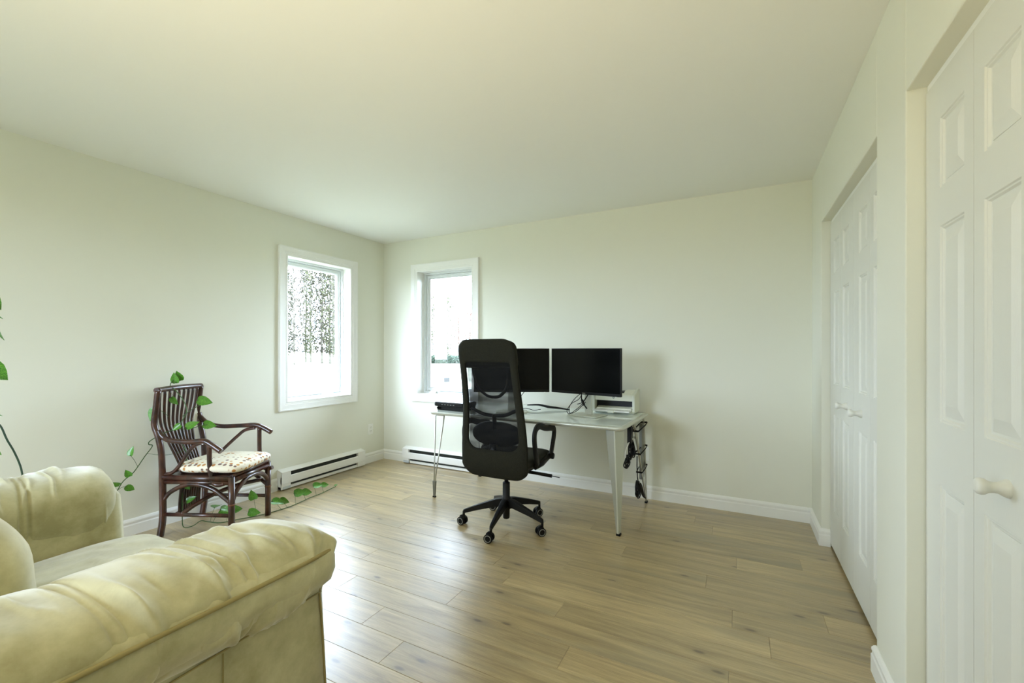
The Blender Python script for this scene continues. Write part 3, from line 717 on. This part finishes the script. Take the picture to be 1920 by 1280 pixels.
for k in range(5):
    a = math.radians(279+72*k); d = Vector((math.cos(a), math.sin(a), 0)); n_ = Vector((-d.y, d.x, 0))
    q = MB(); R = []
    for r, zc, wd, ht in ((.02, .160, .026, .030), (.07, .158, .023, .026), (.2, .125, .016, .019), (.29, .098, .012, .014), (.305, .092, .010, .013)):
        c = d*r+Vector((0, 0, zc)); R.append([c+n_*wd-Vector((0, 0, ht)), c+n_*wd*.8+Vector((0, 0, ht)), c-n_*wd*.8+Vector((0, 0, ht)), c-n_*wd-Vector((0, 0, ht))])
    q.rings(R, smooth=False); lg = q.build('base_leg', 'black', oc, bevel=.004)
    c = d*.300; q = MB(); q.tube([c+Vector((0, 0, .095)), c+Vector((0, 0, .06))], .009, 8)
    b = math.radians([-82, -42, -32, -78, -95][k]); wd = Vector((math.cos(b), math.sin(b), 0)); wc = c+Vector((math.sin(b)*.012, -math.cos(b)*.012, .029))
    q.tube([wc-wd*.012+Vector((0, 0, .02)), wc+wd*.012+Vector((0, 0, .02))], .019, 12)
    cs = q.build('caster', 'black', lg)
    for s_ in (-1, 1):
        q = MB(); q.tube([wc+wd*(s_*.010), wc+wd*(s_*.026)], .029, 20); q.build('wheel', 'black_matte', lg)
        q = MB(); R = []
        for r, o in ((.0225, .0255), (.0225, .0272), (.0185, .0272), (.0185, .0255)):
            cc = wc+wd*(s_*o); ax1 = Vector((0, 0, 1)); ax2 = wd.cross(ax1)
            R.append([cc+ax1*(r*math.cos(2*PI*j/20))+ax2*(r*math.sin(2*PI*j/20)) for j in range(20)])
        q.rings(R, True, False, False, True, True); q.build('wheel_ring', 'grey_ring', lg)

# ------------------------------------------------------------------ rattan armchair  (local +x forward, y -.2 near side, +.2 far side)
ra = thing('rattan_armchair', 'dark brown rattan armchair with slatted back and flower-print seat cushion by the left wall', 'chair', (-3.2346, 1.76, 0), math.radians(25.463))
RR = .0178
post = [(-.268, .963), (-.281, .85), (-.293, .741), (-.268, .662), (-.246, .56), (-.240, .45), (-.238, .376), (-.235, .20), (-.238, .10), (-.255, .0)]
for y in (-.2, .2):
    MB().tube([(x-(.02 if y > 0 else 0), y, z) for x, z in post], [RR*1.05]*6+[RR*1.15]*4, 12, spline=5).build('back_post', 'rattan', ra)
    MB().tube([(.228, y, 0), (.228, y, .40)], RR*1.1, 12).build('front_leg', 'rattan', ra)
    arm = [(-.262, .700), (-.245, .667), (-.215, .645), (-.16, .634), (-.047, .628), (.05, .634), (.10, .612), (.168, .567)] if y < 0 else [(-.30, .76), (-.284, .724), (-.226, .680), (-.134, .657), (.004, .662), (.12, .668), (.18, .65), (.245, .615)]
    MB().tube([(x, y-(.012 if y < 0 else -.012)*(1 if x > -.2 else 0), z) for x, z in arm], [RR*.9]*5+[RR]*3, 12, spline=6).build('armrest', 'rattan', ra)
    xa = .08 if y < 0 else .163
    zt_ = .612 if y < 0 else .655
    MB().tube([(xa, y, zt_), (xa, y, .50), (xa+.006, y, .43), (xa+.022, y, .365), (xa+.055, y, .345), (xa+.10, y, .355)], RR*.82, 10, spline=5).build('arm_support', 'rattan', ra)
    br = [(.03, .620), (-.017, .605), (-.067, .555), (-.128, .466), (-.179, .420), (-.235, .411)] if y < 0 else [(.13, .648), (.05, .630), (-.008, .585), (-.07, .53), (-.16, .45), (-.24, .415)]
    MB().tube([(x, y+.003, z) for x, z in br], RR*.66, 10, spline=6).build('arm_brace', 'rattan', ra)
    MB().tube([(-.24, y, .392), (.228, y, .385)], RR, 10).build('seat_rail', 'rattan', ra)
    MB().tube([(-.24, y, .362), (.228, y, .358)], RR*.8, 10).build('seat_rail', 'rattan', ra)
    MB().tube([(-.235, y, .235), (-.19, y, .29), (-.10, y, .337), (-.007, y, .347), (.10, y, .318), (.18, y, .262), (.226, y, .225)], RR*.8, 10, spline=6).build('arched_brace', 'rattan', ra)
    MB().tube([(-.237, y, .148), (.228, y, .145)], RR*.72, 10).build('stretcher', 'rattan', ra)
    MB().tube([(.228, y, .212), (.228, y, .222)], RR*1.22, 12).build('binding', 'wrap', ra)
MB().tube([(-.275, -.205, .963), (-.288, -.10, .966), (-.292, 0, .967), (-.290, .10, .966), (-.290, .205, .963)], RR*1.05, 12, spline=4).build('top_rail', 'rattan', ra)
MB().tube([(.228, -.2, .372), (.228, .2, .372)], RR, 10).build('front_rail', 'rattan', ra)
MB().tube([(.228, -.2, .402), (.228, .2, .402)], RR*.6, 10).build('front_rail', 'rattan', ra)
MB().tube([(-.24, -.2, .385), (-.24, .2, .385)], RR, 10).build('rear_rail', 'rattan', ra)
MB().tube([(.228, -.2, .225), (.228, -.15, .292), (.228, -.05, .345), (.228, .05, .350), (.228, .14, .320), (.228, .2, .262)], RR*.85, 10, spline=6).build('arched_brace', 'rattan', ra)
MB().tube([(-.11, -.2, .148), (-.07, -.13, .19), (.0, -.03, .235), (.09, .08, .262), (.19, .19, .268)], RR*.8, 10, spline=6).build('curved_brace', 'rattan', ra)
MB().tube([(-.215, -.11, .12), (-.215, .11, .12)], RR*.7, 10).build('slat_rail', 'rattan', ra)
NS = 9
for k in range(NS):
    t = -1+2*k/(NS-1); yt = .165*t; yb_ = .088*t
    P = []
    for z, x in ((.955, -.285), (.85, -.296), (.74, -.305), (.66, -.290), (.56, -.258), (.47, -.222), (.40, -.200), (.30, -.202), (.2, -.212), (.115, -.216)):
        u = min(1, max(0, (z-.42)/(.955-.42))); u = u*u*(3-2*u); P.append((x, yb_+(yt-yb_)*u, z))
    MB().tube(P, .0088, 8, spline=4).build('back_slat', 'rattan', ra)
def cushd(p, n_):
    p.z += .008*noise.noise(Vector((p.x*6, p.y*6, 3)))
    return p
def cuship(p, n_):
    # taper to the rear
    t = (.26-p.x)/.48; p.y *= 1-.10*t; return cushd(p, n_)
pillow(.045, 0, .447, .236, .222, .046, 5, 2.5, 64, 20, cuship).build('seat_cushion', 'print', ra)
MB().box(-.22, .215, -.185, .185, .385, .402).build('seat_board', 'rattan', ra, bevel=.004)

# ------------------------------------------------------------------ sofa (faces +Y; arms run along Y)
so = thing('armchair_sofa', 'wide olive suede sofa with padded rolled arms in the lower left corner', 'sofa', (-1.89, .45, 0))
OX, OY = -1.89, .45
def nz3(x, y, z, s=1.0): return noise.noise(Vector((x*s, y*s, z*s)))
BANDS = (.13, .372, .612)
random.seed(5)
def fold(y, a, seed):
    """soft radial gathers across the padded arm: narrow ridges that fade round the roll"""
    v = 0
    for k in range(26):
        r = random.Random(seed*97+k); yc = r.uniform(.0, .9); a0 = r.uniform(-1.2, 2.2); w_ = r.uniform(.006, .016); ln = r.uniform(.35, .8); sk = r.uniform(-.06, .06)
        d = (y-yc-sk*(a-a0))/w_
        if abs(d) < 3: v += r.choice((-.8, 1, 1))*math.exp(-d*d)*math.exp(-((a-a0)/ln)**2)
    return v
def arm_pad(sx, name):
    """sx=+1: near arm (outer side towards +X)"""
    mb = MB(); R = []; ny, na = 300, 72
    for i in range(ny+1):
        y = -.02+.905*i/ny
        e0 = min(1, max(0, (y+.02)/.07)); e1 = min(1, max(0, (.885-y)/.11))
        taper = (e0*(2-e0))**.42*max(.02, (e1*(2-e1)))**.42
        cxx = .655; cz = .612-.045*(y-.42); ax, az = .196, .118
        lift = (.070 if sx > 0 else .035)*(1-e1)**1.4                               # the front corner is pinched upward
        ring = []
        for j in range(na):
            a = 2*PI*j/na; c, s_ = math.cos(a), math.sin(a)
            k = 2/2.5; X = math.copysign(abs(c)**k, c)*ax; Z = math.copysign(abs(s_)**k, s_)*az
            puff = 1+.035*nz3(y*5, a, sx*3)
            for b in BANDS:
                yy = y-b-.02*(c-.2)
                puff -= .045*math.exp(-(yy/.006)**2)+.045*math.exp(-((yy-.024)/.005)**2)+.035*math.exp(-((yy-.012)/.03)**2)
            f = .0115*fold(y, (a if a < 1.5*PI else a-2*PI), 5 if sx > 0 else 9)
            n1 = nz3(y*15+sx, a*1.1, 3.3); n2 = nz3(y*4, a*.8, 9.1+sx)
            f += .0065*max(0, 1-abs(n1)*6.5)*min(1, max(0, n2*4+.55))
            if s_ < 0 and c < 0: Z *= 1+.85*min(1, -c*2.5)
            if sx > 0: X = X*puff*(.90+.10*taper); Z = Z*puff*(.16+.84*taper)
            else: X = X*puff*(.62+.38*taper); Z = Z*puff*(.45+.55*taper)
            nrm = Vector((math.cos(a), 0, math.sin(a)))
            fw = .016*abs(c)**5*(1-e1)**1.2*(sx > 0)
            ring.append((sx*(cxx+X+nrm.x*f), y-OY+fw, cz+Z+nrm.z*f+lift*(.55+.45*c)))
        R.append(ring)
    mb.rings(R); return mb.build(name, 'suede', so)
def arm(sx):
    arm_pad(sx, 'arm_pad')
    # outer body under the roll: panel, roll underside, front return
    prof = [(.800, .03), (.800, .40), (.797, .50), (.806, .532), (.842, .560), (.860, .60), (.858, .640), (.840, .662), (.70, .665), (.50, .60), (.472, .50), (.470, .03)]
    mb = MB(); R = []
    N = 40
    for i in range(N+1):
        t = i/N; y = .0+.905*t; ring = []
        e1 = min(1, max(0, (.905-y)/.05)); rd = (e1*(2-e1))**.5
        for x, z in prof:
            xx = .655+(x-.655)*(.80+.20*rd); zz = z if z < .45 else .56+(z-.56)*(.82+.18*rd)
            fl = .018*max(0, (.45-z)/.45)*t
            xx += .0025*nz3(y*7, z*5, sx)+fl*.4; ring.append((sx*xx, y-OY+fl*1.2, zz))
        R.append(ring)
    mb.rings(R); mb.build('arm', 'suede', so, bevel=0)
    # piping along the roll and down the front edges
    MB().tube([(sx*(.850+.010), -.0-OY, .652), (sx*.860, .3-OY, .653), (sx*.860, .6-OY, .653), (sx*.858, .78-OY, .654), (sx*.848, .85-OY, .652), (sx*.835, .885-OY, .645)], .0055, 8, spline=5).build('piping', 'suede_seam', so)
    MB().tube([(sx*.800, .870-OY, .53), (sx*.7985, .882-OY, .40), (sx*.802, .892-OY, .2), (sx*.8055, .902-OY, .03)], .0032, 8, spline=5).build('piping', 'suede_seam', so)
    MB().tube([(sx*.802, .0-OY, .505), (sx*.804, .45-OY, .508), (sx*.804, .875-OY, .520)], .0022, 6).build('seam', 'suede_seam', so)
    MB().tube([(sx*.803, .60-OY, .505), (sx*.803, .60-OY, .05)], .0018, 6).build('seam', 'suede_seam', so)
for sx in (1, -1): arm(sx)
def sd(p, n_):
    p = p.copy(); f = 0
    f += .006*nz3(p.x*3+5, p.y*5, 1)+.004*nz3(p.x*14, p.y*5, 7)
    for k in range(9):
        r = random.Random(200+k); x0_ = r.uniform(-.45, .45); y0_ = r.uniform(-.1, .35); an = r.uniform(.15, .9); 
        d = ((p.x-x0_)*math.sin(an)-(p.y-y0_)*math.cos(an)); al = ((p.x-x0_)*math.cos(an)+(p.y-y0_)*math.sin(an))
        f += r.choice((-.006, .006))*math.exp(-(d/.013)**2)*math.exp(-(al/.16)**2)
    if n_.z > 0: p.z += f
    return p
pillow(0, .635-OY, .375, .478, .350, .090, 7, 3.2, 120, 60, sd).build('seat_cushion', 'suede', so)
MB().box(-.47, .47, .06-OY, .865-OY, .05, .31).build('seat_base', 'suede', so, bevel=.02, seg=3)
MB().box(-.70, .70, -.06-OY, .16-OY, .04, .76).build('back_frame', 'suede', so, bevel=.05, seg=4)
def bd(p, n_):
    p = p.copy(); p.y += .10*(.72-p.z)*1.3; p.y += .008*nz3(p.x*6, p.z*7, 2); p.x += .006*nz3(p.y*9, p.z*12, 5)
    if n_.z > .3: p.y -= .05*(n_.z-.3)
    return p
pillow(.012, .270-OY, .680, .468, .138, .240, 5, 2.6, 90, 40, bd).build('back_cushion', 'suede', so)
MB().tube([(.452, .22-OY, .48), (.468, .235-OY, .65), (.458, .21-OY, .83), (.41, .185-OY, .905), (.2, .175-OY, .918), (-.2, .175-OY, .918), (-.41, .185-OY, .905)], .0045, 6, spline=6).build('piping', 'suede_seam', so)
for x in (-.72, .72):
    for y in (.06, .84): MB().lathe([(.022, 0), (.028, .05)], 12, (x, y-OY, 0)).build('foot', 'rattan', so)

# ------------------------------------------------------------------ pothos vines
def leaf_mesh():
    out = [(0, 0), (-.10, .16), (-.04, .30), (.16, .40), (.40, .38), (.66, .26), (.86, .12), (1.02, 0)]
    vs = []; fs = []
    for x, y in out:
        z = -.10*abs(x-.4)**2; vs += [(x, -y, z+abs(y)*.30), (x*.97+.02, -y*.5, z+abs(y)*.06), (x if y else x, 0, z-.02), (x*.97+.02, y*.5, z+abs(y)*.06), (x, y, z+abs(y)*.30)]
    n5 = len(out)
    for i in range(n5-1):
        for j in range(4): a = i*5+j; fs.append((a, a+1, a+6, a+5))
    me = bpy.data.meshes.new('leaf'); me.from_pydata(vs, [], fs); me.polygons.foreach_set('use_smooth', [True]*len(fs))
    bm = bmesh.new(); bm.from_mesh(me); bmesh.ops.remove_doubles(bm, verts=bm.verts, dist=.0005); bm.to_mesh(me); bm.free()
    me.materials.append(M['leaf']); return me
LEAF = leaf_mesh()
def leaf(parent, base, tip, size, face=(.46, -.89, .2), roll=0, stemfrom=None):
    """leaf whose blade starts at base and points to tip direction, front turned to `face`"""
    base = Vector(base); d = (Vector(tip)-base).normalized(); n_ = Vector(face).normalized(); n_ = (n_-d*n_.dot(d)).normalized()
    n_ = Matrix.Rotation(roll, 3, d) @ n_
    s_ = n_.cross(d)
    mt = Matrix(((d.x, s_.x, n_.x), (d.y, s_.y, n_.y), (d.z, s_.z, n_.z))).to_4x4()
    o = bpy.data.objects.new('leaf', LEAF); COL.objects.link(o); o.parent = parent
    o.matrix_local = Matrix.Translation(base) @ mt @ Matrix.Diagonal((size, size, size, 1))
    if stemfrom is not None:
        sf = Vector(stemfrom); mid = (sf+base)/2+Vector((0, 0, .008))
        MB().tube([sf, mid, base], .0013, 5, spline=3).build('leaf_stalk', 'stem', parent)
V = Vector
v1 = thing('pothos_vine', 'green pothos vine climbing from behind the sofa over the rattan chair back', 'plant', (0, 0, 0), 0, 'trailing pothos vines')
MB().tube([(-3.50, 1.18, .22), (-3.50, 1.277, .315), (-3.50, 1.323, .388), (-3.50, 1.377, .432), (-3.50, 1.434, .518), (-3.49, 1.475, .585), (-3.49, 1.455, .60), (-3.48, 1.46, .625), (-3.44, 1.52, .67), (-3.38, 1.56, .70), (-3.33, 1.60, .80), (-3.36, 1.60, .88), (-3.42, 1.58, .95), (-3.47, 1.57, .985), (-3.47, 1.585, 1.02)], .0030, 6, spline=5).build('stem', 'stem', v1)
MB().tube([(-3.38, 1.55, .70), (-3.34, 1.62, .69), (-3.30, 1.67, .705), (-3.28, 1.71, .71)], .0022, 6, spline=5).build('stem', 'stem', v1)
MB().tube([(-3.34, 1.58, .78), (-3.30, 1.63, .83), (-3.30, 1.70, .86), (-3.29, 1.73, .87)], .0022, 6, spline=5).build('stem', 'stem', v1)
MB().tube([(-3.50, 1.45, .54), (-3.44, 1.52, .52), (-3.40, 1.60, .53), (-3.38, 1.63, .56)], .0014, 6, spline=4).build('stem', 'stem', v1)
for b, t, s_, sf in (((-3.49, 1.335, .352), (-3.49, 1.40, .30), .055, (-3.50, 1.29, .335)), ((-3.49, 1.30, .375), (-3.49, 1.25, .40), .055, (-3.50, 1.30, .36)),
                 ((-3.49, 1.352, .415), (-3.49, 1.33, .46), .050, (-3.50, 1.36, .42)), ((-3.48, 1.352, .55), (-3.48, 1.37, .62), .058, (-3.50, 1.40, .46)),
                 ((-3.45, 1.475, .84), (-3.45, 1.44, .75), .085, (-3.40, 1.53, .78)), ((-3.31, 1.595, .705), (-3.28, 1.66, .74), .075, (-3.36, 1.56, .70)),
                 ((-3.33, 1.565, .725), (-3.36, 1.53, .69), .055, (-3.36, 1.56, .70)), ((-3.29, 1.69, .715), (-3.24, 1.77, .69), .075, (-3.30, 1.67, .705)),
                 ((-3.30, 1.66, .885), (-3.22, 1.79, .84), .085, (-3.31, 1.65, .86)), ((-3.42, 1.555, .905), (-3.40, 1.58, .86), .060, (-3.42, 1.56, .93)),
                 ((-3.46, 1.60, 1.005), (-3.46, 1.585, 1.075), .070, (-3.47, 1.585, 1.0)), ((-3.46, 1.625, 1.02), (-3.46, 1.60, 1.09), .068, (-3.47, 1.585, 1.02))):
    leaf(v1, b, t, s_, roll=rnd.uniform(-.6, .6), stemfrom=sf)
v2 = thing('pothos_vine', 'green pothos vine trailing along the floor under and past the rattan chair', 'plant', (0, 0, 0), 0, 'trailing pothos vines')
MB().tube([(-3.40, 1.60, .60), (-3.36, 1.62, .50), (-3.39, 1.60, .38), (-3.38, 1.60, .22), (-3.38, 1.60, .08), (-3.36, 1.60, .02), (-3.33, 1.64, .02), (-3.35, 1.70, .03), (-3.34, 1.74, .012), (-3.261, 1.784, .004), (-3.208, 1.889, .004), (-3.158, 1.98, .004), (-3.13, 2.078, .004), (-3.116, 2.191, .004), (-3.125, 2.30, .005), (-3.15, 2.42, .006), (-3.158, 2.529, .006), (-3.175, 2.62, .008), (-3.191, 2.72, .012)], .0030, 6, spline=5).build('stem', 'stem', v2)
for b, t, s_, sf in (((-3.25, 1.74, .13), (-3.30, 1.80, .12), .085, (-3.33, 1.75, .01)), ((-3.25, 1.78, .10), (-3.18, 1.83, .08), .085, (-3.31, 1.76, .01)),
                 ((-3.22, 1.83, .085), (-3.19, 1.93, .075), .075, (-3.24, 1.81, .01)), ((-3.12, 1.90, .065), (-3.06, 1.96, .05), .075, (-3.17, 1.96, .004)),
                 ((-3.16, 1.96, .135), (-3.16, 1.94, .20), .075, (-3.16, 1.98, .004)), ((-3.17, 2.11, .07), (-3.09, 2.17, .05), .085, (-3.12, 2.15, .004)),
                 ((-3.18, 2.18, .055), (-3.12, 2.23, .03), .070, (-3.12, 2.20, .004)), ((-3.17, 2.30, .075), (-3.14, 2.40, .07), .085, (-3.12, 2.27, .004)),
                 ((-3.17, 2.37, .065), (-3.13, 2.46, .045), .075, (-3.13, 2.37, .004)), ((-3.20, 2.50, .075), (-3.17, 2.60, .07), .075, (-3.155, 2.49, .004)),
                 ((-3.20, 2.58, .06), (-3.17, 2.66, .05), .06, (-3.165, 2.57, .004)), ((-3.19, 2.71, .02), (-3.19, 2.76, .03), .03, (-3.18, 2.68, .01)),
                 ((-3.39, 1.62, .31), (-3.36, 1.64, .26), .055, (-3.385, 1.60, .30)), ((-3.36, 1.62, .19), (-3.32, 1.66, .22), .060, (-3.38, 1.60, .16)), ((-3.39, 1.60, .42), (-3.42, 1.62, .46), .05, (-3.385, 1.60, .42))):
    leaf(v2, b, t, s_, face=(.4, -.6, .7), roll=rnd.uniform(-.4, .4), stemfrom=sf)
v3 = thing('pothos_vine', 'pothos vine with a bare looping stem hanging at the left edge above the sofa', 'plant', (0, 0, 0), 0, 'trailing pothos vines')
MB().tube([(-3.34, .62, 1.60), (-3.33, .66, 1.45), (-3.32, .69, 1.2), (-3.32, .70, 1.0), (-3.31, .72, .88), (-3.3, .752, .85), (-3.3, .776, .773), (-3.3, .802, .702), (-3.3, .826, .609), (-3.28, .83, .50)], .0042, 6, spline=5).build('stem', 'stem_dark', v3)
for b, t, s_ in (((-3.3, .705, 1.50), (-3.3, .765, 1.42), .085), ((-3.3, .71, 1.455), (-3.3, .775, 1.36), .085), ((-3.3, .74, 1.36), (-3.3, .765, 1.27), .085), ((-3.3, .70, 1.16), (-3.3, .785, 1.07), .115), ((-3.3, .72, .94), (-3.3, .77, .88), .060), ((-3.3, .72, .74), (-3.3, .765, .69), .055)):
    leaf(v3, b, t, s_, roll=rnd.uniform(-.9, .9), stemfrom=(b[0]-.02, .68, b[2]+.02))

# ------------------------------------------------------------------ the garden outside
q = MB(); q.add([(-160, -60, -.5), (60, -60, -.5), (60, 160, -.5), (-160, 160, -.5)], [(0, 1, 2, 3)])
lw = struct(q.build('ground', 'lawn')); lw['label'] = 'sunlit lawn outside the windows'
def foliage_mesh(n_, spread, size, seed, mname):
    r = random.Random(seed); mb = MB(); vs = []; fs = []
    for k in range(n_):
        a = r.uniform(0, 2*PI); u = r.random()**.6; zz = r.uniform(-1, 1); rad = spread[0]*u*math.sqrt(max(0, 1-.8*zz*zz))
        c = V((rad*math.cos(a), rad*math.sin(a), zz*spread[1])); s_ = size*r.uniform(.5, 1.4)
        d1 = V((r.gauss(0, 1), r.gauss(0, 1), r.gauss(0, 1))).normalized(); d2 = d1.orthogonal().normalized()
        i = len(vs); vs += [c-d1*s_, c+d2*s_*.5, c+d1*s_, c-d2*s_*.5]; fs.append((i, i+1, i+2, i+3))
    me = bpy.data.meshes.new('foliage'); me.from_pydata([tuple(v) for v in vs], [], fs); me.materials.append(M[mname]); return me
FOL = [foliage_mesh(3000, (1.7, 5.8), .14, 1, 'foliage'), foliage_mesh(2600, (1.6, 5.6), .14, 2, 'foliage_dark'), foliage_mesh(1600, (1.6, 3.6), .13, 3, 'foliage_red')]
TRK = {}
def tree(x, y, h, kind, label, grp, name='birch_tree'):
    e = thing(name, label, 'tree', (x, y, -.5), rnd.uniform(0, 6), grp)
    key = round(h)
    if key not in TRK:
        t = MB().tube([(0, 0, 0), (.1, .05, h*.35), (-.05, .1, h*.7), (.1, 0, h)], [.16, .13, .09, .03], 7).build('trunk', 'birch', e); TRK[key] = t.data
    else:
        t = bpy.data.objects.new('trunk', TRK[key]); COL.objects.link(t); t.parent = e
    f = bpy.data.objects.new('foliage', FOL[kind]); COL.objects.link(f); f.parent = e; f.location = (0, 0, h*.55); f.scale = (1, 1, h/12.5); f['kind'] = 'stuff'
    return e
def outp(u, dist):   # ground point seen from the room in direction u (tan of the angle right of the view axis)
    f_ = V((-.4617, .887, 0)); r_ = V((.887, .4617, 0)); return (f_+r_*u)*dist
NTH = ('leftmost', 'second', 'third', 'fourth', 'fifth', 'sixth', 'seventh', 'eighth', 'ninth', 'tenth', 'eleventh', 'twelfth', 'thirteenth')
for i in range(13):
    t_ = -.575+.019*i+rnd.uniform(-.006, .006); d = rnd.uniform(48, 66); p = outp(t_, d)
    tree(p.x, p.y, rnd.uniform(12, 17), rnd.choice((0, 1, 1)), NTH[i]+' thin tree'+('' if i == 0 else ' from the left')+' in the woods beyond the left wall window', 'trees beyond the left wall window')
for i in range(5):
    t_ = -.20+.026*i; p = outp(t_, 66+i); k = 2 if i >= 3 else 0
    tree(p.x, p.y, rnd.uniform(9, 12), k, ('reddish-leaved tree, ' if k == 2 else 'pale green tree, ')+NTH[i]+(' of the trees' if i == 0 else ' from the left')+' beyond the back wall window', 'trees beyond the back wall window', 'garden_tree')
hp = outp(-.15, 58)
hd = thing('hedge', 'low green hedge across the lawn beyond the back wall window', 'hedge', (hp.x, hp.y, -.5), YAW)
r = random.Random(5); vs = []; fs = []
for k in range(5000):
    c = V((r.uniform(-7, 7), r.uniform(-.5, .5), r.uniform(0, 1.0+.1*math.sin(k)))); s_ = .16*r.uniform(.6, 1.3); d1 = V((r.gauss(0, 1), r.gauss(0, 1), r.gauss(0, 1))).normalized(); d2 = d1.orthogonal().normalized()
    i = len(vs); vs += [c-d1*s_, c+d2*s_*.6, c+d1*s_, c-d2*s_*.6]; fs.append((i, i+1, i+2, i+3))
me = bpy.data.meshes.new('hedge_leaves'); me.from_pydata([tuple(v) for v in vs], [], fs); me.materials.append(M['hedge'])
o = bpy.data.objects.new('hedge_leaves', me); COL.objects.link(o); o.parent = hd; o['kind'] = 'stuff'
bp = outp((838-960)/815, 24)
gb = thing('utility_box', 'small grey utility box standing on the lawn outside the back window', 'box', (bp.x, bp.y, -.5), YAW)
MB().box(-.15, .15, -.12, .12, 0, .22).build('body', 'concrete', gb, bevel=.01)
MB().box(-.165, .165, -.135, .135, .22, .25).build('lid', 'concrete', gb, bevel=.008)
